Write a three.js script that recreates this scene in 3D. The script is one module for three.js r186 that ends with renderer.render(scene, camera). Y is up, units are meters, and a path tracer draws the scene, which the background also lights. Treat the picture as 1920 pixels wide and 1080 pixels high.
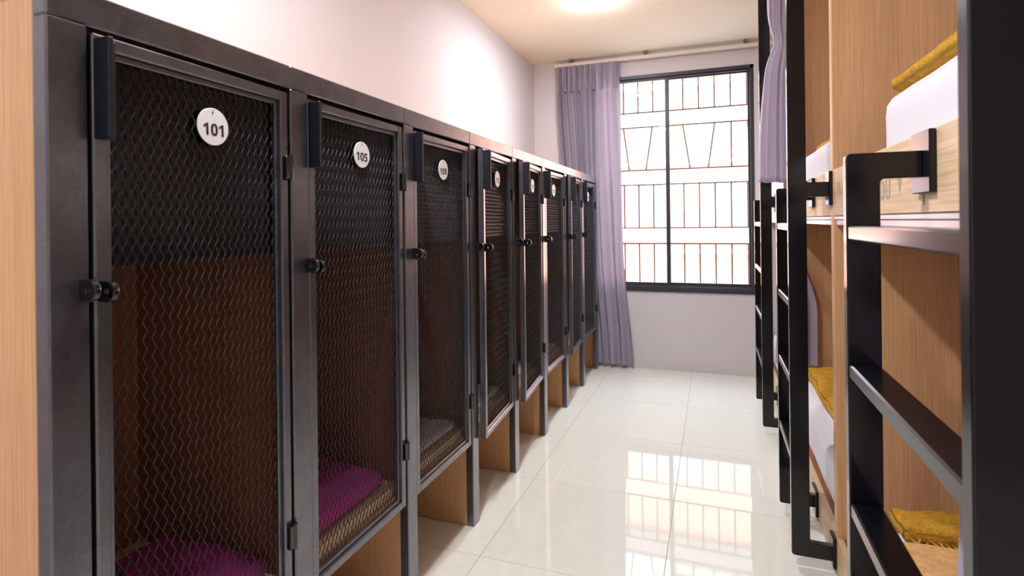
import * as THREE from 'three';
import { mergeGeometries, mergeVertices } from 'three/addons/utils/BufferGeometryUtils.js';
import { FontLoader } from 'three/addons/loaders/FontLoader.js';
import { TextGeometry } from 'three/addons/geometries/TextGeometry.js';
import { RectAreaLightUniformsLib } from 'three/addons/lights/RectAreaLightUniformsLib.js';

// ------------------------------------------------------------------ camera, sky, sun, exposure
const scene = new THREE.Scene();
const FOCAL = 1035, HORIZON = 417, YAW = 20.06, ROLL = -0.66, EYE = 1.3;
const camera = new THREE.PerspectiveCamera(2 * Math.atan(540 / FOCAL) * 180 / Math.PI, 1920 / 1080, 0.05, 200);
camera.position.set(0, EYE, 0);
camera.rotation.order = 'YXZ';
camera.rotation.set(0, THREE.MathUtils.degToRad(YAW), THREE.MathUtils.degToRad(ROLL));
camera.setViewOffset(1920, 1080, 0, 540 - HORIZON, 1920, 1080);
camera.focus = 1.9;
camera.userData.fStop = 4.5;
scene.add(camera);

scene.background = new THREE.Color(4.2, 4.7, 5.4);            // bright hazy overcast sky
const sun = new THREE.DirectionalLight(new THREE.Color(1, 0.95, 0.88), 4.5);
sun.position.set(10, 32, 14); sun.target.position.set(0, 4, -22);
sun.castShadow = true;
Object.assign(sun.shadow.camera, { left: -22, right: 22, top: 22, bottom: -22, near: 1, far: 90 });
sun.shadow.mapSize.set(2048, 2048);
scene.add(sun, sun.target);
RectAreaLightUniformsLib.init();

const renderer = new THREE.WebGLRenderer({ antialias: true });
renderer.toneMapping = THREE.LinearToneMapping;
renderer.toneMappingExposure = 1.66;
renderer.shadowMap.enabled = true;

// ------------------------------------------------------------------ layout in metres (x right, y up, the window is towards -z)
const LEFT = -1.577, RIGHT = 2.46, FAR = -4.97, BACK = 2.0, CEIL = 2.775;
const FRONT = -0.975;                        // plane of the locker fronts
const POST0 = 0.56, PITCH = 0.531, POSTW = 0.062;
const BED = 0.41;                            // plane of the bunk fronts
const LAMP_X = -0.73, LAMP_Z = [-3.63, -1.1, 1.15];

// ------------------------------------------------------------------ helpers
let seed = 7;
const rnd = () => { seed = (seed * 1664525 + 1013904223) >>> 0; return seed / 4294967296; };
const lerp = (a, b, t) => a + (b - a) * t;
const smooth = (t) => { t = Math.min(1, Math.max(0, t)); return t * t * (3 - 2 * t); };
function noiseGrid(n, s) { let q = s; const a = []; for (let i = 0; i < n; i++) { q = (q * 1103515245 + 12345) & 0x7fffffff; a.push((q >> 8) / 0x7fffff); } return a; }
function periodic(n, s, m = n) {              // value noise that repeats after n by m cells
  const a = noiseGrid(n * m, s);
  return (x, y) => {
    const xi = Math.floor(x), yi = Math.floor(y), fx = smooth(x - xi), fy = smooth(y - yi);
    const at = (i, j) => a[(((j % m) + m) % m) * n + (((i % n) + n) % n)];
    return lerp(lerp(at(xi, yi), at(xi + 1, yi), fx), lerp(at(xi, yi + 1), at(xi + 1, yi + 1), fx), fy);
  };
}
function texture(w, h, fn, metres, srgb = true) {
  const d = new Uint8Array(w * h * 4);
  for (let j = 0; j < h; j++) for (let i = 0; i < w; i++) {
    const c = fn(i / w, j / h); const k = (j * w + i) * 4;
    for (let q = 0; q < 3; q++) d[k + q] = Math.max(0, Math.min(255, c[q]));
    d[k + 3] = 255;
  }
  const t = new THREE.DataTexture(d, w, h);
  t.wrapS = t.wrapT = THREE.RepeatWrapping; t.magFilter = THREE.LinearFilter; t.minFilter = THREE.LinearMipmapLinearFilter; t.generateMipmaps = true;
  if (srgb) t.colorSpace = THREE.SRGBColorSpace;
  t.repeat.set(1 / metres[0], 1 / metres[1]); t.needsUpdate = true;
  return t;
}
// geometry with uv in metres: u across the grain, v along it
function uvMetres(g, grain = 'y', shift = [0, 0]) {
  const p = g.attributes.position, n = g.attributes.normal, uv = new Float32Array(p.count * 2);
  for (let i = 0; i < p.count; i++) {
    const P = { x: p.getX(i), y: p.getY(i), z: p.getZ(i) }, N = { x: Math.abs(n.getX(i)), y: Math.abs(n.getY(i)), z: Math.abs(n.getZ(i)) };
    const drop = N.x >= N.y && N.x >= N.z ? 'x' : N.y >= N.z ? 'y' : 'z';
    let [a, b] = ['x', 'y', 'z'].filter((k) => k !== drop);
    if (a === grain) [a, b] = [b, a];
    uv[2 * i] = P[a] + shift[0]; uv[2 * i + 1] = P[b] + shift[1];
  }
  g.setAttribute('uv', new THREE.BufferAttribute(uv, 2));
  return g;
}
// chamfered box, flat faces
function cbox(w, h, d, x = 0, y = 0, z = 0, c = 0.002, grain = 'y') {
  const H = [w / 2, h / 2, d / 2]; c = Math.min(c, w / 3, h / 3, d / 3);
  const pos = [], nor = [];
  const poly = (pts) => {
    const v = pts.map((q) => new THREE.Vector3(...q)), m = new THREE.Vector3(); v.forEach((q) => m.add(q));
    const n = new THREE.Vector3().crossVectors(v[1].clone().sub(v[0]), v[2].clone().sub(v[0])).normalize();
    if (n.dot(m) < 0) { v.reverse(); n.negate(); }
    for (let i = 1; i + 1 < v.length; i++) for (const q of [v[0], v[i], v[i + 1]]) { pos.push(q.x + x, q.y + y, q.z + z); nor.push(n.x, n.y, n.z); }
  };
  const pt = (a, va, b, vb, e, ve) => { const o = [0, 0, 0]; o[a] = va; o[b] = vb; o[e] = ve; return o; };
  for (let a = 0; a < 3; a++) {
    const b = (a + 1) % 3, e = (a + 2) % 3;
    for (const s of [-1, 1]) poly([[-1, -1], [1, -1], [1, 1], [-1, 1]].map(([i, j]) => pt(a, s * H[a], b, i * (H[b] - c), e, j * (H[e] - c))));
    for (const i of [-1, 1]) for (const j of [-1, 1]) {       // edges along axis a
      poly([pt(b, i * H[b], e, j * (H[e] - c), a, -(H[a] - c)), pt(b, i * H[b], e, j * (H[e] - c), a, H[a] - c), pt(b, i * (H[b] - c), e, j * H[e], a, H[a] - c), pt(b, i * (H[b] - c), e, j * H[e], a, -(H[a] - c))]);
    }
  }
  for (const i of [-1, 1]) for (const j of [-1, 1]) for (const k of [-1, 1])
    poly([[i * H[0], j * (H[1] - c), k * (H[2] - c)], [i * (H[0] - c), j * H[1], k * (H[2] - c)], [i * (H[0] - c), j * (H[1] - c), k * H[2]]]);
  const g = new THREE.BufferGeometry();
  g.setAttribute('position', new THREE.Float32BufferAttribute(pos, 3));
  g.setAttribute('normal', new THREE.Float32BufferAttribute(nor, 3));
  return uvMetres(g, grain);
}
// box given by its two corners
const span = (x0, x1, y0, y1, z0, z1, c = 0.002, grain = 'y') => cbox(x1 - x0, y1 - y0, z1 - z0, (x0 + x1) / 2, (y0 + y1) / 2, (z0 + z1) / 2, c, grain);
const plain = (g) => { g = g.index ? g.toNonIndexed() : g; for (const k of Object.keys(g.attributes)) if (!['position', 'normal', 'uv'].includes(k)) g.deleteAttribute(k); return g; };
const merged = (list) => (list.length === 1 ? list[0] : mergeGeometries(list.map(plain)));
// padded box: rounded edges, soft bumps, smooth normals
function soft(w, h, d, r, bump = 0, s = 1, nx = 24, ny = 8, nz = 24, freq = 9) {
  let g = new THREE.BoxGeometry(w, h, d, nx, ny, nz); g.deleteAttribute('normal'); g.deleteAttribute('uv'); g = mergeVertices(g, 1e-5);
  const p = g.attributes.position, nz1 = periodic(16, 31 * s), nz2 = periodic(16, 57 * s + 3), v = new THREE.Vector3(), q = new THREE.Vector3();
  for (let i = 0; i < p.count; i++) {
    v.fromBufferAttribute(p, i);
    q.set(Math.max(-w / 2 + r, Math.min(w / 2 - r, v.x)), Math.max(-h / 2 + r, Math.min(h / 2 - r, v.y)), Math.max(-d / 2 + r, Math.min(d / 2 - r, v.z)));
    v.sub(q); if (v.length() > 1e-6) v.setLength(r); v.add(q);
    const b = bump * (nz1(v.x * freq + 3.1, v.z * freq + 1.7) - 0.5 + 0.5 * (nz2(v.x * freq * 2.3 + v.y * 11, v.z * freq * 2.3) - 0.5));
    v.y += b * (v.y > 0 ? 1 : 0.15); v.x += 0.5 * b; v.z += 0.3 * b;
    p.setXYZ(i, v.x, v.y, v.z);
  }
  g.computeVertexNormals();
  return uvMetres(g, 'y');
}
// thin cloth sheet: at(t, s) gives a point, t across and s down
function sheet(at, nt, ns) {
  const pos = [], uv = [], idx = [];
  for (let j = 0; j <= ns; j++) for (let i = 0; i <= nt; i++) { pos.push(...at(i / nt, j / ns)); uv.push(i / nt, j / ns); }
  for (let j = 0; j < ns; j++) for (let i = 0; i < nt; i++) { const a = j * (nt + 1) + i, b = a + nt + 1; idx.push(a, b, a + 1, a + 1, b, b + 1); }
  const g = new THREE.BufferGeometry();
  g.setAttribute('position', new THREE.Float32BufferAttribute(pos, 3)); g.setAttribute('uv', new THREE.Float32BufferAttribute(uv, 2)); g.setIndex(idx); g.computeVertexNormals();
  return g;
}
const taken = {};
function numbered(name) { taken[name] = (taken[name] ?? -1) + 1; return taken[name] ? `${name}_${String(taken[name]).padStart(3, '0')}` : name; }
function mesh(name, geo, material, parent) {
  const m = new THREE.Mesh(Array.isArray(geo) ? merged(geo) : geo, material);
  m.castShadow = m.receiveShadow = true;
  m.name = parent ? name : numbered(name); (parent ?? scene).add(m);
  return m;
}
function group(name, parent, at = [0, 0, 0]) {
  const o = new THREE.Group(); o.name = parent ? name : numbered(name); o.position.set(...at); (parent ?? scene).add(o); return o;
}
function tag(o, label, category, grp) { o.userData = { label, category }; if (grp) o.userData.group = grp; return o; }
const structure = (o) => { o.userData.kind = 'structure'; return o; };

// ------------------------------------------------------------------ materials
const N8 = periodic(8, 11), N16 = periodic(16, 23), N64 = periodic(64, 41), N128 = periodic(128, 77), N32 = periodic(32, 91);
const G1 = periodic(200, 5, 6), G2 = periodic(256, 19, 14), G3 = periodic(10, 37, 2), G4 = periodic(120, 53, 24);
const woodTexture = (base, amp) => texture(768, 512, (u, v) => {
  const streak = G1(u * 200, v * 6) - 0.5, fine = G2(u * 256, v * 14) - 0.5, band = G3(u * 10 + 0.5 * N8(u * 8, v * 8), v * 2) - 0.5, fleck = Math.max(0, G4(u * 120, v * 24) - 0.78) * 1.4;
  const k = 1 + amp * (0.11 * streak + 0.10 * fine + 0.07 * band - 0.2 * fleck);
  return [base[0] * k, base[1] * (k - 0.01 * band), base[2] * (k * k * 0.5 + 0.5 * k)];
}, [0.6, 1.3]);
const woodBump = texture(256, 256, (u, v) => { const q = 128 + 90 * (G2(u * 256, v * 14) - 0.5); return [q, q, q]; }, [0.4, 0.6], false);
const wood = (base, amp = 1, rough = 0.45) => new THREE.MeshPhysicalMaterial({ map: woodTexture(base, amp), bumpMap: woodBump, bumpScale: 0.0003, roughness: rough });
const M = {};
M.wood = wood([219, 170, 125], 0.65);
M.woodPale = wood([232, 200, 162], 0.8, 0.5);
M.woodDark = wood([158, 98, 58], 0.8);  // bunk platforms; in the lockers it paints the interior shade
const plasterBump = texture(256, 256, (u, v) => { const q = 128 + 70 * (N32(u * 32, v * 32) - 0.5) + 60 * (N128(u * 128, v * 128) - 0.5); return [q, q, q]; }, [0.6, 0.6], false);
const plaster = (hex) => new THREE.MeshStandardMaterial({ color: hex, bumpMap: plasterBump, bumpScale: 0.0012, roughness: 0.85 });
M.wall = plaster('#d8d0d5');
M.ceiling = plaster('#f5ecd9');
const tileTone = (k) => new THREE.MeshPhysicalMaterial({
  map: texture(256, 256, (u, v) => { const a = k + 3 * (N16(u * 16, v * 16) - 0.5) + 4 * (N64(u * 64, v * 64) - 0.5); return [a - 2, a - 4, a - 13]; }, [0.69, 0.69]),
  roughness: 0.035, ior: 1.5, specularIntensity: 0.8 });
M.tiles = [tileTone(238), tileTone(236.5), tileTone(239)];
M.grout = new THREE.MeshStandardMaterial({ color: '#b9a88c', roughness: 0.9 });
const steelMap = texture(256, 256, (u, v) => { const a = 106 + 12 * (N16(u * 16, v * 16) - 0.5) + 12 * (N128(u * 128, v * 128) - 0.5); return [a - 3, a - 2, a + 6]; }, [0.5, 0.5]);
const steelRough = texture(256, 256, (u, v) => { const a = 120 + 26 * (N32(u * 32, v * 32) - 0.5) + 30 * (N8(u * 8, v * 8) - 0.5); return [a, a, a]; }, [0.7, 0.7], false);
M.steel = new THREE.MeshPhysicalMaterial({ map: steelMap, roughness: 0.72, roughnessMap: steelRough, metalness: 0.88, clearcoat: 1, clearcoatRoughness: 0.22 });
M.steelDark = new THREE.MeshPhysicalMaterial({ color: '#0b0f1e', roughness: 0.42, metalness: 0.1 });
M.plate = new THREE.MeshPhysicalMaterial({ color: '#0e0f13', roughness: 0.27 });
M.mesh = new THREE.MeshStandardMaterial({ color: '#3b393e', roughness: 0.45, metalness: 0.4 });
M.black = new THREE.MeshPhysicalMaterial({ color: '#06080f', roughness: 0.35, specularIntensity: 0.25, clearcoat: 0.65, clearcoatRoughness: 0.12 });
M.ring = new THREE.MeshPhysicalMaterial({ color: '#0c0c10', roughness: 0.22, clearcoat: 0.5 });
M.tag = new THREE.MeshPhysicalMaterial({ color: '#f3f0f4', roughness: 0.35 });
M.ink = new THREE.MeshStandardMaterial({ color: '#0b0b0d', roughness: 0.6 });
M.wire = new THREE.MeshStandardMaterial({ color: '#c9c7c2', roughness: 0.3, metalness: 0.9 });
M.frameDark = new THREE.MeshPhysicalMaterial({ color: '#3a3b45', roughness: 0.4, metalness: 0.3 });
M.glass = new THREE.MeshPhysicalMaterial({ color: '#ffffff', transmission: 1, thickness: 0, roughness: 0, ior: 1.5 });
M.grille = new THREE.MeshStandardMaterial({ color: '#6b4d3f', roughness: 0.7 });
M.track = new THREE.MeshPhysicalMaterial({ color: '#e8ddd0', roughness: 0.4 });
M.bracket = new THREE.MeshStandardMaterial({ color: '#6d625c', roughness: 0.5 });
M.aluminium = new THREE.MeshPhysicalMaterial({ color: '#dcdde2', roughness: 0.3, metalness: 0.6 });
const weave = texture(256, 256, (u, v) => { const q = 128 + 50 * (N128(u * 128, v * 128) - 0.5) + 40 * Math.sin(u * 256 * Math.PI * 0.5); return [q, q, q]; }, [0.1, 0.1], false);
const cloth = (hex, through = 0, rough = 0.9) => new THREE.MeshPhysicalMaterial({ color: hex, roughness: rough, bumpMap: weave, bumpScale: 0.0004, side: THREE.DoubleSide, sheen: 0.2, sheenRoughness: 0.6, ...(through ? { transmission: through, thickness: 0 } : {}) });
M.curtain = new THREE.MeshPhysicalMaterial({ color: '#a89fb1', roughness: 0.95, side: THREE.DoubleSide, transmission: 0.16, thickness: 0 });
M.bunkCurtain = new THREE.MeshPhysicalMaterial({ color: '#cfc8de', roughness: 0.95, side: THREE.DoubleSide, transmission: 0.3, thickness: 0 });
M.sheetWhite = cloth('#eceaf4');
const terry = texture(256, 256, (u, v) => { const q = 128 + 160 * (N128(u * 128, v * 128) - 0.5) + 60 * (N64(u * 64, v * 64) - 0.5); return [q, q, q]; }, [0.25, 0.25], false);
const terryColor = texture(256, 256, (u, v) => { const k = 1 + 0.35 * (N128(u * 128, v * 128) - 0.5) + 0.12 * (N16(u * 16, v * 16) - 0.5); return [205 * k, 152 * k, 40 * k]; }, [0.3, 0.3]);
M.mustard = new THREE.MeshPhysicalMaterial({ map: terryColor, bumpMap: terry, bumpScale: 0.003, roughness: 1, sheen: 0.3, sheenColor: new THREE.Color('#d9a93f') });
M.tan = new THREE.MeshPhysicalMaterial({ map: texture(256, 256, (u, v) => { const k = 1 + 0.12 * (N64(u * 64, v * 64) - 0.5) + 0.1 * (N16(u * 16, v * 16) - 0.5); return [222 * k, 170 * k, 112 * k]; }, [0.4, 0.4]), roughness: 0.9 });
M.purple = cloth('#b8348f');
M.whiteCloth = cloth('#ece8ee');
M.bag = new THREE.MeshPhysicalMaterial({ color: '#141318', roughness: 0.7 });

// ------------------------------------------------------------------ the room
{
  const T = 0.16;
  structure(mesh('wall_left', span(LEFT - T, LEFT, 0, CEIL, FAR, BACK), M.wall)).userData.label = 'white plaster wall behind the row of lockers';
  structure(mesh('wall_right', span(RIGHT, RIGHT + T, 0, CEIL, FAR, BACK), M.wall)).userData.label = 'white plaster wall at the heads of the bunks';
  structure(mesh('wall_back', span(LEFT - T, RIGHT + T, 0, CEIL, BACK, BACK + T), M.wall)).userData.label = 'white plaster wall opposite the window';
  const W = [-1.06, 0.322, 0.68, 2.585];
  structure(mesh('wall_far', [span(LEFT - T, W[0], 0, CEIL, FAR - T, FAR, 0), span(W[1], RIGHT + T, 0, CEIL, FAR - T, FAR, 0), span(W[0], W[1], 0, W[2], FAR - T, FAR, 0), span(W[0], W[1], W[3], CEIL, FAR - T, FAR, 0)], M.wall)).userData.label = 'white plaster wall around the window';
  structure(mesh('ceiling', span(LEFT - T, RIGHT + T, CEIL, CEIL + T, FAR - T, BACK + T), M.ceiling)).userData.label = 'warm white plaster ceiling';

  // floor: grout bed and separate glossy tiles
  const floor = structure(group('floor')); floor.userData.label = 'floor of large glossy cream tiles';
  mesh('grout_bed', span(LEFT - T, RIGHT + T, -0.12, -0.0012, FAR - T, BACK + T), M.grout, floor);
  const P = 0.685, gap = 0.0022, whole = cbox(P - gap, 0.012, P - gap, 0, 0, 0, 0.0008);
  for (let i = -2; i < 6; i++) for (let k = -4; k < 7; k++) {
    const x0 = Math.max(LEFT, -0.87 + i * P), x1 = Math.min(RIGHT, -0.87 + (i + 1) * P), z0 = Math.max(FAR, -2.66 + k * P), z1 = Math.min(BACK, -2.66 + (k + 1) * P);
    if (x1 - x0 < 0.02 || z1 - z0 < 0.02) continue;
    const full = x1 - x0 > P - 1e-4 && z1 - z0 > P - 1e-4;
    const t = mesh('tile', full ? whole : cbox(x1 - x0 - gap, 0.012, z1 - z0 - gap, 0, 0, 0, 0.0008), M.tiles[(i * 5 + k * 7 + 70) % 3], floor);
    t.position.set((x0 + x1) / 2, -0.006, (z0 + z1) / 2);
  }

  // window: dark aluminium frame, two sliding sashes
  const win = structure(group('window_1')); win.userData.label = 'sliding window with a dark aluminium frame';
  const f0 = FAR - 0.075, f1 = FAR + 0.006;
  mesh('frame', [span(W[0], W[1], W[3] - 0.03, W[3], f0, f1), span(W[0], W[1], W[2], W[2] + 0.045, f0, f1 + 0.006), span(W[0], W[0] + 0.028, W[2], W[3], f0, f1), span(W[1] - 0.028, W[1], W[2], W[3], f0, f1)], M.frameDark, win);
  mesh('track_lip', [span(W[0], W[1], W[3] - 0.042, W[3] - 0.034, f0 + 0.02, f1 - 0.012), span(W[0], W[1], W[2] + 0.045, W[2] + 0.052, f0 + 0.02, f1 - 0.012)], M.frameDark, win);
  const sash = (x0, x1, z) => {
    const s = group('sash', win), y0 = W[2] + 0.045, y1 = W[3] - 0.03, d = 0.024, w = 0.034;
    mesh('sash_frame', [span(x0, x0 + w, y0, y1, z - d / 2, z + d / 2), span(x1 - w, x1, y0, y1, z - d / 2, z + d / 2), span(x0 + w, x1 - w, y0, y0 + w, z - d / 2, z + d / 2), span(x0 + w, x1 - w, y1 - 0.022, y1, z - d / 2, z + d / 2)], M.frameDark, s);
    const p = mesh('pane', new THREE.PlaneGeometry(x1 - x0 - 2 * w, y1 - y0 - w - 0.022), M.glass, s);
    p.position.set((x0 + x1) / 2, (y0 + w + y1 - 0.022) / 2, z);
  };
  sash(W[0] + 0.028, -0.352, FAR - 0.026); sash(-0.39, W[1] - 0.012, FAR - 0.054);
}

// ceiling downlights, in a row over the aisle
LAMP_Z.forEach((z, i) => {
  const g = group('ceiling_lamp', null, [LAMP_X, CEIL, z]);
  tag(g, ['round white domed ceiling lamp closest to the window', 'round white domed ceiling lamp between the lockers and bunks', 'round white domed ceiling lamp by the wall opposite the window'][i], 'ceiling light', 'ceiling lamps over the aisle');
  const rim = mesh('rim', new THREE.LatheGeometry([[0.069, 0], [0.0695, -0.003], [0.072, -0.005], [0.084, -0.004], [0.088, 0]].map((p) => new THREE.Vector2(...p)), 40), M.tag, g);
  rim.userData.label = 'white trim ring';
  const dome = [[0.0001, -0.05], [0.02, -0.048], [0.04, -0.041], [0.056, -0.03], [0.066, -0.017], [0.069, -0.002]].map((p) => new THREE.Vector2(...p));
  const lens = mesh('lamp_lens', new THREE.LatheGeometry(dome, 36), new THREE.MeshStandardMaterial({ color: '#ffffff', emissive: new THREE.Color(0.95, 0.97, 1), emissiveIntensity: 5, side: THREE.DoubleSide }), g);
  lens.userData.label = 'glowing frosted dome';
  const glow = new THREE.PointLight(new THREE.Color(0.95, 0.97, 1.0), 0.5); glow.position.y = -0.03; glow.castShadow = true; glow.shadow.radius = 1.2; g.add(glow);
  const l = new THREE.RectAreaLight(new THREE.Color(0.95, 0.97, 1.0), 345, 0.12, 0.12);
  l.position.set(0, -0.053, 0); l.rotation.x = -Math.PI / 2; g.add(l);
});

// ------------------------------------------------------------------ lockers
const font = await new FontLoader().loadAsync('fonts/droid/droid_sans_bold.typeface.json');
const DOOR_W = 0.459, DOOR_Y0 = 0.352, DOOR_Y1 = 1.626, STILE = 0.024, LIP = 0.011;
// door shapes are local: hinge line at the origin, front face at x = 0, the door runs to +z
const doorStile = (z0, z1, zl0, zl1) => merged([span(-0.026, 0, DOOR_Y0, DOOR_Y1, z0, z1, 0.003), span(-0.022, -0.009, DOOR_Y0 + STILE, DOOR_Y1 - STILE, zl0, zl1, 0.0015)]);
const stileFar = doorStile(0, STILE, STILE, STILE + LIP), stileNear = doorStile(DOOR_W - STILE, DOOR_W, DOOR_W - STILE - LIP, DOOR_W - STILE);
const railShape = (y0, y1, l0, l1) => merged([span(-0.026, 0, y0, y1, STILE, DOOR_W - STILE, 0.003), span(-0.022, -0.009, l0, l1, STILE + LIP, DOOR_W - STILE - LIP, 0.0015)]);
const railTop = railShape(DOOR_Y1 - STILE, DOOR_Y1, DOOR_Y1 - STILE - LIP, DOOR_Y1 - STILE), railBottom = railShape(DOOR_Y0, DOOR_Y0 + STILE, DOOR_Y0 + STILE, DOOR_Y0 + STILE + LIP);
function expandedMesh() {                    // zigzag strands that meet in diamonds
  const z0 = STILE + LIP - 0.004, z1 = DOOR_W - STILE - LIP + 0.004, y0 = DOOR_Y0 + STILE + LIP - 0.004, y1 = DOOR_Y1 - STILE - LIP + 0.004;
  const cols = 22, rows = 36, cw = (z1 - z0) / cols, rh = (y1 - y0) / rows, pos = [], idx = [];
  const X = -0.0175, hw = 0.00048, hd = 0.0008;
  const strand = (za, ya, zb, yb, tilt) => {
    const L = Math.hypot(zb - za, yb - ya), nz = -(yb - ya) / L * hw, ny = (zb - za) / L * hw, b = pos.length / 3;
    for (const [z, y] of [[za, ya], [zb, yb]]) for (const [s, q] of [[-1, -1], [1, -1], [1, 1], [-1, 1]]) pos.push(X + q * hd + s * tilt, y + s * ny, z + s * nz);
    for (let k = 0; k < 4; k++) { const n = (k + 1) % 4; idx.push(b + k, b + n, b + 4 + k, b + n, b + 4 + n, b + 4 + k); }
  };
  for (let c = 0; c <= cols; c++) for (let r = 0; r < rows; r++) {
    const z = z0 + c * cw, y = y0 + r * rh, m = y + rh / 2;
    if (c < cols) { strand(z, m, z + cw / 2, y + rh, 0.0006); strand(z, m, z + cw / 2, y, -0.0006); }
    if (c > 0) { strand(z, m, z - cw / 2, y + rh, -0.0006); strand(z, m, z - cw / 2, y, 0.0006); }
  }
  let g = new THREE.BufferGeometry(); g.setAttribute('position', new THREE.Float32BufferAttribute(pos, 3)); g.setIndex(idx);
  g = g.toNonIndexed(); g.computeVertexNormals();
  return uvMetres(g);
}
const screenShape = expandedMesh();
const plateShape = span(-0.0255, -0.0235, 1.23, DOOR_Y1 - 0.026, STILE - 0.002, DOOR_W - STILE + 0.002, 0.0006);
const handleShape = merged([span(-0.004, 0.034, 1.448, 1.617, DOOR_W - 0.012, DOOR_W - 0.002, 0.0015), span(0, 0.007, 1.448, 1.617, DOOR_W - 0.034, DOOR_W - 0.010, 0.0015)]);
function eyeShape(reach, r) {                // tab with a round eye, its hole along z
  const s = new THREE.Shape(); s.moveTo(0, -r * 0.95); s.lineTo(reach, -r); s.absarc(reach, 0, r, -Math.PI / 2, Math.PI / 2, false); s.lineTo(0, r * 0.95); s.closePath();
  const h = new THREE.Path(); h.absarc(reach, 0, r * 0.42, 0, Math.PI * 2, true); s.holes.push(h);
  return uvMetres(new THREE.ExtrudeGeometry(s, { depth: 0.006, bevelEnabled: true, bevelThickness: 0.002, bevelSize: 0.002, bevelSegments: 2, curveSegments: 14 }));
}
const eye = eyeShape(0.021, 0.0165);
const hingeShape = merged([span(-0.002, 0.012, -0.028, 0.028, -0.0052, 0.020, 0.002), plain(uvMetres(new THREE.CylinderGeometry(0.0075, 0.0075, 0.06, 12).translate(0.0085, 0, 0.0025)))]);
const AJAR = [1.0, 0, 0, 4.6, 5.0, 0.4, 4.4, 0];
const ORDER = ['next to the wooden end panel', 'second from the wooden end panel', 'third from the wooden end panel', 'fourth from the wooden end panel', 'fourth from the window curtain', 'third from the window curtain', 'second from the window curtain', 'right beside the window curtain'];
const NUMBERS = ['101', '105', '109', '113', '117', '121', '125', '129'];
const BACKX = LEFT + 0.06, POSTD = 0.034;
for (let k = 0; k < 8; k++) {
  const zA = -(POST0 + k * PITCH), zB = zA - POSTW, zC = zA - PITCH;        // post from zA to zB, opening from zB to zC
  const L = group('mesh_locker', null, [0, 0, zA]); const rel = (z) => z - zA;
  tag(L, 'black steel locker with mesh door' + (AJAR[k] > 2 ? ' ajar, ' : ', ') + ORDER[k], 'locker', 'row of mesh lockers');
  const post = (z0, z1) => mesh('post', span(FRONT - POSTD, FRONT, 0.002, 1.636, z1, z0, 0.003), M.steel, L);
  post(0, -POSTW); if (k === 7) post(rel(zC), rel(zC) - POSTW);
  mesh('top_rail', span(FRONT - POSTD, FRONT, 1.636, 1.692, k === 7 ? rel(zC) - POSTW : rel(zC), 0, 0.003, 'z'), M.steel, L);
  const side = (z) => { mesh('base_panel', span(LEFT + 0.02, FRONT - POSTD, 0.003, k === 0 && z > -0.01 ? 1.67 : 0.385, z - 0.018, z), M.wood, L); if (k || z < -0.01) mesh('shaded_side_panel', span(LEFT + 0.02, FRONT - POSTD, 0.385, 1.67, z - 0.018, z), M.woodDark, L); };  // darker wood above the niche paints in the shade behind the mesh doors
  side(-0.001); if (k === 7) side(rel(zC) - 0.04);
  const i0 = -0.019, i1 = k === 7 ? rel(zC) - 0.04 : rel(zC);
  mesh('back_panel', span(BACKX - 0.012, BACKX, 0.37, 1.67, i1, i0), M.woodDark, L);  // same darker wood, interior shade put into the colour
  mesh('top_panel', span(LEFT + 0.02, FRONT - POSTD, 1.67, 1.688, k === 7 ? rel(zC) - POSTW : rel(zC), -0.001, 0.002, 'z'), M.wood, L);
  mesh('shelf', span(BACKX, FRONT - POSTD - 0.004, 0.385, 0.425, i1, i0, 0.002, 'z'), M.woodPale, L);
  const e0 = mesh('lock_eye', eye, M.ring, L); e0.position.set(FRONT, 1.197, -POSTW + 0.010); e0.userData.label = 'black steel lock eye on the post';
  // the door
  const D = group('door', L, [FRONT - 0.004, 0, rel(zC) + 0.0055]); D.rotation.y = THREE.MathUtils.degToRad(AJAR[k]);
  mesh('stile', stileFar, M.steel, D); mesh('stile', stileNear, M.steel, D); mesh('rail', railTop, M.steel, D); mesh('rail', railBottom, M.steel, D);
  const sc = mesh('mesh_screen', screenShape, M.mesh, D); sc.userData.label = 'diamond pattern expanded metal mesh';
  mesh('backing_plate', plateShape, M.plate, D).userData.label = 'black sheet behind the upper mesh';
  mesh('handle', handleShape, M.steelDark, D).userData.label = 'dark projecting pull strip';
  for (const y of [1.44, 0.54]) mesh('hinge', hingeShape, M.ring, D).position.set(0, y, 0);
  const e1 = mesh('lock_eye', eye, M.ring, D); e1.position.set(-0.001, 1.192, DOOR_W - 0.012);

  // the number tag, a thing of its own, hung on the mesh
  const out = new THREE.Vector3(-0.0105, 1.508, DOOR_W * [0.46, 0.47, 0.47, 0.47, 0.44, 0.5, 0.48, 0.5][k]);
  D.updateWorldMatrix(true, false);
  const T = group('number_tag', null); T.position.copy(out.applyMatrix4(D.matrixWorld)); T.rotation.y = D.rotation.y + Math.PI / 2;   // local z faces the aisle
  T.rotation.order = 'YXZ'; T.rotation.z = [0.02, -0.03, 0.05, -0.04, 0.03, -0.02, 0.05, -0.03][k];
  tag(T, 'white disc number tag on the locker ' + ORDER[k], 'number tag', 'number tags on the lockers');
  const disc = new THREE.Shape(); disc.absarc(0, 0, 0.0385, 0, Math.PI * 2, false); const hole = new THREE.Path(); hole.absarc(0, 0.0285, 0.0028, 0, Math.PI * 2, true); disc.holes.push(hole);
  mesh('disc', uvMetres(new THREE.ExtrudeGeometry(disc, { depth: 0.0016, bevelEnabled: true, bevelThickness: 0.0004, bevelSize: 0.0004, bevelSegments: 1, curveSegments: 32 })), M.tag, T);
  const tg = new TextGeometry(NUMBERS[k], { font, size: 0.025, depth: 0.0004, curveSegments: 5 }); tg.computeBoundingBox();
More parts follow.
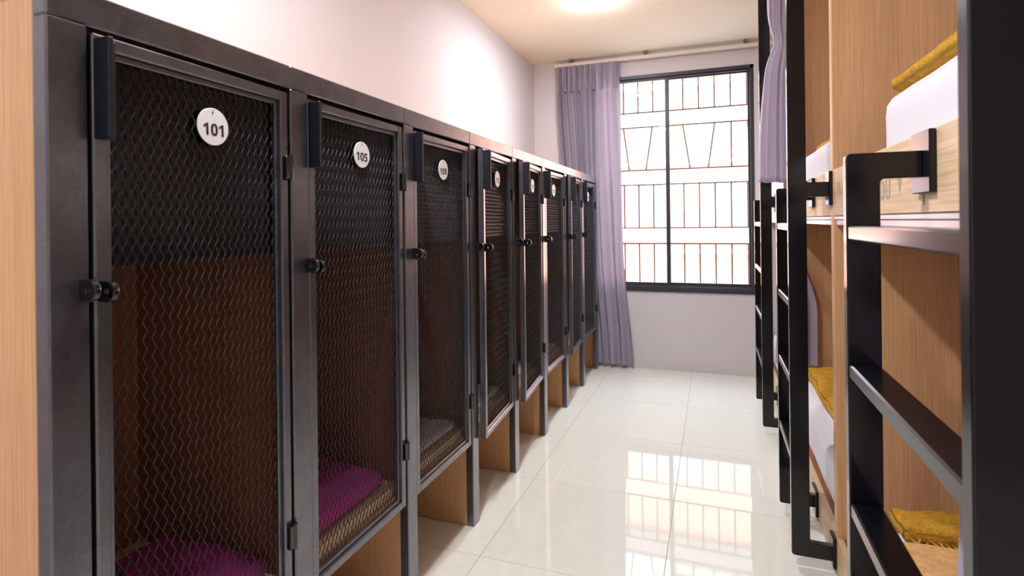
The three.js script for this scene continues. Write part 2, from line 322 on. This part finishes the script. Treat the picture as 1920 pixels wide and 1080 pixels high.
  tg.translate(-(tg.boundingBox.max.x + tg.boundingBox.min.x) / 2, -0.0185, 0.0021);
  mesh('printed_number', tg, M.ink, T).userData.label = 'bold black number';
  const loop = new THREE.TorusGeometry(0.0055, 0.0007, 6, 18); loop.rotateY(Math.PI / 2); loop.translate(0, 0.0335, -0.001);
  mesh('wire_loop', loop, M.wire, T);
}
// what lies on the locker shelves
{
  const zMid = (k) => -(POST0 + k * PITCH + POSTW + 0.235);
  const p1 = tag(mesh('folded_cloth', soft(0.36, 0.05, 0.26, 0.022, 0.03, 2), M.purple), 'purple cloth in the locker next to the wooden end panel', 'cloth', 'purple cloths in lockers'); p1.position.set(-1.22, 0.458, zMid(0) - 0.09);
  const p2 = tag(mesh('folded_cloth', soft(0.44, 0.06, 0.4, 0.026, 0.03, 3), M.purple), 'purple cloth in the second locker from the wooden end panel', 'cloth', 'purple cloths in lockers'); p2.position.set(-1.255, 0.462, zMid(1));
  const bag = group('shoulder_bag', null, [-1.2, 0.425, zMid(0) + 0.12]); tag(bag, 'small black bag beside the purple cloth in a locker', 'bag');
  const body = new THREE.SphereGeometry(0.1, 28, 18); { const p = body.attributes.position; for (let i = 0; i < p.count; i++) p.setXYZ(i, p.getX(i) * 1.05, Math.max(-0.085, p.getY(i)) * (p.getY(i) > 0 ? 1.25 : 1), p.getZ(i) * 0.8); body.computeVertexNormals(); body.translate(0, 0.087, 0); }
  mesh('body', body, M.bag, bag);
  mesh('strap', new THREE.TorusGeometry(0.055, 0.007, 8, 24, Math.PI).translate(0, 0.195, 0), M.bag, bag);
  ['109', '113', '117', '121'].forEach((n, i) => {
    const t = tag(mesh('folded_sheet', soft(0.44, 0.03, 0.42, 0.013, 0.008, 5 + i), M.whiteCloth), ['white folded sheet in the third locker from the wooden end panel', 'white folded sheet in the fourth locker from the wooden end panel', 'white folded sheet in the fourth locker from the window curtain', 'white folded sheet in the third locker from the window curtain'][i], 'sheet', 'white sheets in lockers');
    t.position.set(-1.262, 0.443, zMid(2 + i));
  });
}

// ------------------------------------------------------------------ bunks
const BAY = [-0.78, -2.335, -3.845, FAR];                     // near faces of the partitions, then the far wall
BAY.slice(0, 3).forEach((z, i) => {
  const t = mesh('wooden_partition', span(BED, RIGHT - 0.004, 0.004, CEIL - 0.004, z, z + 0.045, 0.003), M.wood);
  tag(t, ['wooden partition beside the bunk bed far from the window', 'wooden partition between the bunk with the mustard towel roll and the middle bunk', 'wooden partition between the middle bunk and the bunk at the window'][i], 'partition', 'partitions between bunks');
});
const WHICH = ['the bunk far from the window', 'the middle bunk', 'the bunk at the window'];
for (let b = 0; b < 3; b++) {
  const z1 = BAY[b] - 0.004, z0 = BAY[b + 1] + (b < 2 ? 0.049 : 0.006);
  const g = group('bunk_bed', null, [BED, 0, z1]); const r = (z) => z - z1;
  tag(g, ['pale wooden bunk bed with a metal edge beam, far from the window', 'pale wooden middle bunk bed between two partitions', 'pale wooden bunk bed against the window wall'][b], 'bunk bed', 'row of built-in bunk beds');
  const W = RIGHT - BED - 0.012;
  const up = mesh('upper_front_board', span(0, 0.02, 1.31, 1.478, r(z0), r(z1), 0.002, 'z'), M.woodPale, g);
  mesh('edge_beam', [span(0.002, 0.03, 1.296, 1.309, r(z0), r(z1), 0.002, 'z'), span(0.006, 0.03, 1.276, 1.296, r(z0), r(z1), 0.002, 'z')], M.aluminium, g).userData.label = 'silver metal beam';
  mesh('upper_platform', span(0.03, W, 1.29, 1.328, r(z0), r(z1), 0.002, 'x'), M.woodDark, g);
  mesh('lower_front_board', span(0, 0.02, 0.004, 0.14, r(z0), r(z1), 0.002, 'z'), M.woodPale, g);
  mesh('lower_platform', span(0.02, W, 0.1, 0.138, r(z0), r(z1), 0.002, 'x'), M.woodDark, g);
  if (b === 0) {                                              // grey stencil marks on the board, cut off by the ladder bracket
    const grey = new THREE.MeshStandardMaterial({ color: '#b7a795', roughness: 0.8 });
    const mk = (txt, size) => new TextGeometry(txt, { font, size, depth: 0.0003, curveSegments: 6 });
    const m = mk('OU', 0.05); m.rotateY(-Math.PI / 2); m.translate(-0.0003, 1.347, r(-1.695)); mesh('stencil_letters', m, grey, up);
    const tri = new THREE.Shape([[0, 0.05], [0.05, 0.05], [0.025, 0]].map((p) => new THREE.Vector2(...p)));
    const tg = new THREE.ExtrudeGeometry(tri, { depth: 0.0003, bevelEnabled: false }); tg.rotateY(-Math.PI / 2); tg.translate(-0.0003, 1.358, r(-1.55)); mesh('stencil_triangle', tg, grey, up);
    const s = []; for (const [a, c, l, h] of [[0, 0, 0.012, 0.0018], [0, 0.006, 0.014, 0.0018], [0.003, 0.011, 0.008, 0.0018], [0.005, -0.006, 0.002, 0.02], [0.009, -0.004, 0.006, 0.0018], [0.001, -0.008, 0.010, 0.0018]]) s.push(span(-0.0004, 0.0001, 1.335 + c, 1.335 + c + h, r(-1.375) + a, r(-1.375) + a + l, 0));
    mesh('stamped_mark', s, M.ink, up);
  }
}

// mattresses, sheets, blankets
function mattress(x0, x1, y0, y1, z0, z1, label, s, ends = 0) {
  const g = group('mattress', null, [(x0 + x1) / 2, y0, (z0 + z1) / 2]); tag(g, label, 'mattress', 'mattresses on the bunks');
  mesh('fitted_sheet', soft(x1 - x0, y1 - y0, z1 - z0, 0.05, 0.006, s, 40, 10, 30, 5).translate(0, (y1 - y0) / 2, 0), M.sheetWhite, g).userData.label = 'white fitted sheet';
  return g;
}
mattress(0.434, 2.4, 1.33, 1.63, -1.775, -0.80, 'white sheeted mattress on the upper level of the bunk far from the window', 3);
mattress(0.434, 2.4, 1.33, 1.63, -3.33, -2.36, 'white sheeted mattress on the upper level of the middle bunk', 4);
mattress(0.434, 2.4, 1.33, 1.63, -4.86, -3.87, 'white sheeted mattress on the upper level of the bunk at the window', 6);
mattress(0.434, 2.4, 0.14, 0.40, -1.9, -0.80, 'white sheeted mattress on the lower level of the bunk far from the window', 5);
mattress(0.434, 2.4, 0.14, 0.37, -3.6, -2.36, 'white sheeted mattress on the lower level of the middle bunk', 7);
mattress(0.434, 2.4, 0.14, 0.40, -4.86, -3.87, 'white sheeted mattress on the lower level of the bunk at the window', 8);
{
  // mustard towel roll on the upper mattress: a thick fold along the front edge
  const roll = (len, rad, sd) => {
    const n = 60, m = 26, N = periodic(32, sd), pos = [], idx = [];
    for (let i = 0; i <= n; i++) for (let j = 0; j <= m; j++) {
      const t = i / n, a = j / m * Math.PI * 2, end = Math.min(1, Math.sqrt(Math.max(0.0004, Math.min(t, 1 - t)) * 16)), w = 1 + 0.10 * (N(t * 14, Math.abs(a - Math.PI) * 2) - 0.5) + 0.05 * (N(t * 31 + 3, Math.abs(a - Math.PI) * 5) - 0.5);
      pos.push(Math.cos(a) * rad * 2.6 * end * w + 0.006 * Math.sin(t * 7), Math.max(-0.7, Math.sin(a)) * rad * end * w + 0.004 * Math.sin(t * 9), (t - 0.5) * len);
    }
    for (let i = 0; i < n; i++) for (let j = 0; j < m; j++) { const q = i * (m + 1) + j; idx.push(q, q + 1, q + m + 1, q + 1, q + m + 2, q + m + 1); }
    const g = new THREE.BufferGeometry(); g.setAttribute('position', new THREE.Float32BufferAttribute(pos, 3)); g.setIndex(idx); g.computeVertexNormals(); return uvMetres(g, 'z');
  };
  const a = tag(mesh('rolled_towel', roll(0.98, 0.032, 9), M.mustard), 'mustard yellow terry towel along the edge of an upper mattress', 'towel'); a.position.set(0.535, 1.660, -1.33);
  const b = tag(mesh('folded_blanket', soft(0.5, 0.05, 0.9, 0.022, 0.012, 4, 30, 6, 40), M.mustard), 'mustard yellow blanket on the upper mattress of the middle bunk', 'blanket'); b.position.set(0.76, 1.66, -2.83);
  const c = tag(mesh('spread_blanket', soft(1.2, 0.07, 1.22, 0.032, 0.02, 6, 44, 6, 44), M.mustard), 'mustard yellow blanket spread over the lower mattress of the middle bunk', 'blanket'); c.position.set(1.09, 0.418, -2.98);
  const d = tag(mesh('spread_blanket', soft(1.5, 0.035, 0.92, 0.015, 0.012, 8, 40, 4, 40), M.tan), 'tan blanket spread over the lower mattress of the bunk far from the window', 'blanket'); d.position.set(1.2, 0.424, -1.285);
  const f = group('fringed_towel', null, [0.98, 0.408, -1.86]); tag(f, 'mustard yellow fringed towel lying beyond the tan blanket on a lower mattress', 'towel');
  mesh('cloth', soft(1.0, 0.04, 0.14, 0.018, 0.014, 10, 40, 4, 12).translate(0, 0.02, 0), M.mustard, f);
  const fr = []; for (let i = 0; i < 60; i++) { const q = cbox(0.006, 0.002, 0.03 + 0.012 * rnd(), 0, 0, 0, 0.0006); q.rotateY((rnd() - 0.5) * 0.9); q.translate(-0.48 + i * 0.016, 0.008 + 0.012 * rnd(), 0.078); fr.push(q); }
  const fm = mesh('fringe', fr, M.mustard, f); fm.userData.kind = 'stuff';
}

// ladders: stand off the bunks on arms; the stile on the side away from the window runs up to the ceiling
function ladder(x, zNear, zFar, label) {
  const g = group('bunk_ladder', null, [x, 0, zNear]); tag(g, label, 'ladder', 'ladders of the bunks');
  const D = 0.062, W = 0.03, reach = BED - x, L = zFar - zNear, c = 0.0035;   // local: near stile from z = 0 to -W, far stile from L to L + W
  const bar = (top, high) => {               // bent flat tube: upright with an arm at the bunk edge and another at the foot
    const a = reach - 0.012, r = 0.012, s = new THREE.Shape();
    s.moveTo(r, 0.045); s.lineTo(a, 0.045); s.lineTo(a, 0.098); s.lineTo(D + r, 0.098); s.quadraticCurveTo(D, 0.098, D, 0.098 + r);
    s.lineTo(D, 1.382 - r); s.quadraticCurveTo(D, 1.382, D + r, 1.382); s.lineTo(a, 1.382); s.lineTo(a, 1.436);
    if (high) { s.lineTo(D + r, 1.436); s.quadraticCurveTo(D, 1.436, D, 1.436 + r); s.lineTo(D, top); s.lineTo(0, top); } else { s.lineTo(r, 1.436); s.quadraticCurveTo(0, 1.436, 0, 1.436 - r); }
    s.lineTo(0, 0.045 + r); s.quadraticCurveTo(0, 0.045, r, 0.045);
    return uvMetres(new THREE.ExtrudeGeometry(s, { depth: W - 0.005, bevelEnabled: true, bevelThickness: 0.0025, bevelSize: 0.0025, bevelOffset: -0.0025, bevelSegments: 2, curveSegments: 6 }).translate(0, 0, -W + 0.0025));
  };
  mesh('stile', bar(CEIL - 0.003, true), M.black, g); mesh('stile', bar(0, false), M.black, g).position.z = L + W;
  for (const y of [1.285, 0.995, 0.705, 0.415]) mesh('rung', span(0.002, D - 0.002, y - 0.03, y, L + W, -W, c, 'z'), M.black, g);
  for (const z of [0, L + W]) for (const [y0, y1] of [[1.35, 1.475], [0.02, 0.128]])
    mesh('mounting_plate', span(reach - 0.013, reach - 0.0005, y0, y1, z - W / 2 - 0.052, Math.min(z - W / 2 + 0.052, z === 0 ? 0.004 : 9), 0.002), M.black, g);
  return g;
}
ladder(0.262, -0.735, -1.36, 'black steel ladder of the bunk with the mustard towel roll');
ladder(0.262, -2.295, -2.73, 'black steel ladder of the middle bunk');
ladder(0.268, -3.66, -4.24, 'black steel ladder of the bunk at the window');

// bunk curtains
function bunkCurtain(label, at, nt, ns) { const g = group('bunk_curtain'); tag(g, label, 'curtain', 'curtains of the bunks'); mesh('cloth', sheet(at, nt, ns), M.bunkCurtain, g); return g; }
{
  // upper curtain of the middle bunk, gathered at its far end and billowing into the aisle
  const g = bunkCurtain('pale lilac curtain gathered at the upper level of the middle bunk', (t, s) => {
    const y = lerp(2.70, 1.525, s), tie = Math.exp(-Math.pow((y - 2.30) / 0.09, 2));
    const xl = lerp(0.30, 0.245, smooth((2.45 - y) / 0.8)) + 0.035 * tie, x = lerp(xl, 0.44, t), a = 0.018 + 0.022 * (1 - tie);
    return [x, y, -3.50 + a * Math.sin(t * 15 + 1.5 * s + 0.7 * Math.sin(5 * s)) + 0.03 * Math.sin(t * 5 + 2 * s)];
  }, 60, 60);
  const hem = mesh('hem', sheet((t, s) => { const x = lerp(0.243, 0.44, t), a = s * Math.PI * 2; return [x, 1.525 + 0.012 * Math.sin(a), -3.50 + 0.040 * Math.sin(t * 15 + 1.5 + 0.7 * Math.sin(5)) + 0.03 * Math.sin(t * 5 + 2) + 0.004 * Math.cos(a)]; }, 60, 8), M.bunkCurtain, g);
  bunkCurtain('pale lilac curtain gathered at the lower level of the middle bunk', (t, s) => {
    const y = lerp(1.255, 0.42, s), x = lerp(lerp(0.385, 0.345, s), lerp(0.455, 0.575, smooth(s * 1.6)), t);
    return [x, y, -3.735 + 0.022 * Math.sin(t * 19 + s) + 0.012 * Math.sin(t * 7 + 3 * s)];
  }, 60, 30);
  bunkCurtain('pale lilac curtain at the lower level of the bunk far from the window', (t, s) => {
    const y = lerp(1.265, 0.155, s), q = 19 * t + s;
    return [0.412 + 0.013 * Math.sin(q), y, lerp(-0.80, lerp(-1.15, -1.26, smooth(s * 1.3)), t) + 0.006 * Math.cos(q)];
  }, 40, 20);
}

// ------------------------------------------------------------------ window curtain and its track
{
  const g = group('window_curtain', null, [0, 0, 0]); tag(g, 'lilac grey pleated curtain hanging at the window behind the lockers', 'curtain');
  const wave = (t) => (t < 0.62 ? 7 * t / 0.62 : 7 + 1.9 * (t - 0.62) / 0.38) * Math.PI * 2;
  mesh('drape', sheet((t, s) => {
    const y = lerp(2.708, 0.035, s), head = smooth((y - 2.42) / 0.2), low = smooth(1 - y / 1.5);
    const xl = lerp(-1.335, -1.25, smooth(s * 1.4)), xr = -0.768 + 0.012 * s + 0.075 * low * low;
    const tt = t + 0.02 * Math.sin(s * 5 + t * 9) * (1 - head), ph = wave(tt), sharp = Math.sin(ph) + 0.25 * Math.sin(2 * ph + 1);
    const free = Math.max(smooth((y - 1.72) / 0.12), smooth((t - 0.66) / 0.1)), A = lerp(lerp(0.023, 0.038, free), 0.022, head);
    return [lerp(xl, xr, t) + 0.008 * Math.cos(ph) * (1 - head), y, lerp(-4.908, -4.897, free) + A * sharp * (0.8 + 0.2 * Math.sin(t * 23))];
  }, 260, 60), M.curtain, g);
  // pinch pleats of the heading
  for (let i = 0; i < 9; i++) { const t = 0.03 + i * 0.115, q = mesh('pinch_pleat', sheet((a, s) => [lerp(-1.335, -0.768, t) + (a - 0.5) * 0.016 * (1 + 1.2 * Math.abs(s - 0.62)), lerp(2.709, 2.48, s), -4.885 + 0.032 * Math.sin(a * Math.PI) * (1 - 0.5 * Math.abs(s - 0.6)) - 0.012], 8, 10), M.curtain, g); }
  const tr = group('curtain_track'); tag(tr, 'white curtain track fixed under the ceiling over the window', 'curtain rail');
  mesh('rail', span(-1.36, 1.1, 2.712, 2.742, -4.925, -4.895, 0.003, 'x'), M.track, tr);
  for (const x of [-1.2, -0.54, 0.262, 0.95]) { mesh('bracket', [span(x - 0.016, x + 0.016, 2.742, 2.7745, -4.93, -4.89, 0.003), span(x - 0.012, x + 0.012, 2.735, 2.748, FAR + 0.0005, -4.93, 0.003)], M.bracket, tr); }
}

// ------------------------------------------------------------------ outside: security grille and the house across the lane
{
  const g = group('window_grille'); tag(g, 'rust brown security grille outside the window', 'grille');
  const Z = -5.19, k = 1.0125, X = (x) => x * k, Y = (y) => EYE + (y - EYE) * k, r = 0.0065;
  const bar = (xa, ya, xb, yb) => {
    const L = Math.hypot(xb - xa, yb - ya), q = cbox(2 * r, L, 2 * r, 0, 0, 0, 0.0015); q.rotateZ(-Math.atan2(xb - xa, yb - ya));
    mesh('bar', q, M.grille, g).position.set((xa + xb) / 2, (ya + yb) / 2, Z);
  };
  const hs = [2.284, 2.150, 1.760, 1.627, 1.236, 1.094].map(Y);
  for (const y of hs) bar(-1.4, y, 0.6, y);
  bar(-1.4, 2.7, 0.6, 2.7); bar(-1.4, 0.6, 0.6, 0.6);
  const vs = []; for (let i = -5; i <= 5; i++) vs.push(X(-0.114 + i * 0.1305));
  for (const x of vs) { bar(x, hs[0], x, 2.7); bar(x, hs[4], x, hs[3]); bar(x, 0.6, x, hs[5]); }
  for (const [a, b] of [[-0.769, -0.72], [-0.511, -0.571], [-0.248, -0.189], [0.018, -0.038], [0.279, 0.32], [-1.03, -1.09], [0.151, 0.151]]) bar(X(a), hs[1], X(b), hs[2]);
  for (const x of [-1.4, 0.6]) bar(x, 0.6, x, 2.7);
  for (const [x, y] of [[-1.4, 0.6], [-1.4, 2.7], [0.6, 0.6], [0.6, 2.7]]) mesh('wall_stay', span(x - 0.008, x + 0.008, y - 0.008, y + 0.008, Z, FAR - 0.16, 0.001), M.grille, g);

  const h = group('apartment_house', null, [0, -6, -24]); tag(h, 'salmon house with bluish windows across the lane, seen through the window', 'building');
  const salmon = new THREE.MeshStandardMaterial({ color: '#e8ae96', roughness: 0.9 }), beige = new THREE.MeshStandardMaterial({ color: '#c3ab97', roughness: 0.9 }), pale = new THREE.MeshStandardMaterial({ color: '#e9e2d6', roughness: 0.9 }), pane = new THREE.MeshPhysicalMaterial({ color: '#8fabd2', roughness: 0.15 }), grey = new THREE.MeshStandardMaterial({ color: '#9d9a98', roughness: 0.9 });
  mesh('wall', span(-16, 14, 0, 17.8, -5, 0, 0.02), salmon, h);
  mesh('recess_shade_panel', span(-3.7, -0.55, 13.2, 16.2, 0, 0.12, 0.01), beige, h);  // beige slab painting the shadowed recess of the salmon wall
  mesh('eave', span(-16.2, 14.2, 17.8, 18.9, -5, 0.25, 0.03), grey, h);
  mesh('roof_storey', span(-1.8, 14, 18.9, 25, -5, -0.3, 0.02), grey, h);
  for (const y of [6.4, 9.6, 12.8]) mesh('ledge', span(-16.1, 14.1, y, y + 0.2, 0, 0.3, 0.01), pale, h);
  for (const y of [19.1, 19.75, 20.4, 21.05, 21.7]) mesh('louvre', span(-1.6, 13.6, y, y + 0.32, -0.3, 0, 0.01), pale, h);
  const spots = [[-2.5, 13.5, 1.08, 1.66], [-1.2, 13.5, 1.15, 1.74], [-5.6, 13.5, 1.1, 1.7], [3.4, 13.5, 1.1, 1.7]];
  for (const y of [7.2, 10.4]) for (const x of [-8.2, -5.4, -2.6, 0.2, 3.0]) spots.push([x, y, 1.2, 1.6]);
  for (const [x, y, w, hh] of spots) {
    const wn = group('window', h, [x, y, y > 13 && x > -3.6 && x < -0.6 ? 0.12 : 0]);
    mesh('window_frame', [span(-w / 2 - 0.07, w / 2 + 0.07, hh, hh + 0.07, 0, 0.08), span(-w / 2 - 0.07, w / 2 + 0.07, -0.07, 0, 0, 0.1), span(-w / 2 - 0.07, -w / 2, 0, hh, 0, 0.08), span(w / 2, w / 2 + 0.07, 0, hh, 0, 0.08), span(-0.03, 0.03, 0, hh, 0, 0.06)], pale, wn);
    mesh('pane', span(-w / 2, -0.03, 0, hh, -0.02, 0.03), pane, wn); mesh('pane', span(0.03, w / 2, 0, hh, -0.02, 0.03), pane, wn);
  }
  mesh('awning', span(-1.6, 2.6, 6.0, 6.1, 0, 1.6, 0.01), salmon, h);
  structure(mesh('ground', span(-40, 40, -6.2, -6, -60, -5.4, 0), grey)).userData.label = 'grey lane outside';
}

renderer.render(scene, camera);
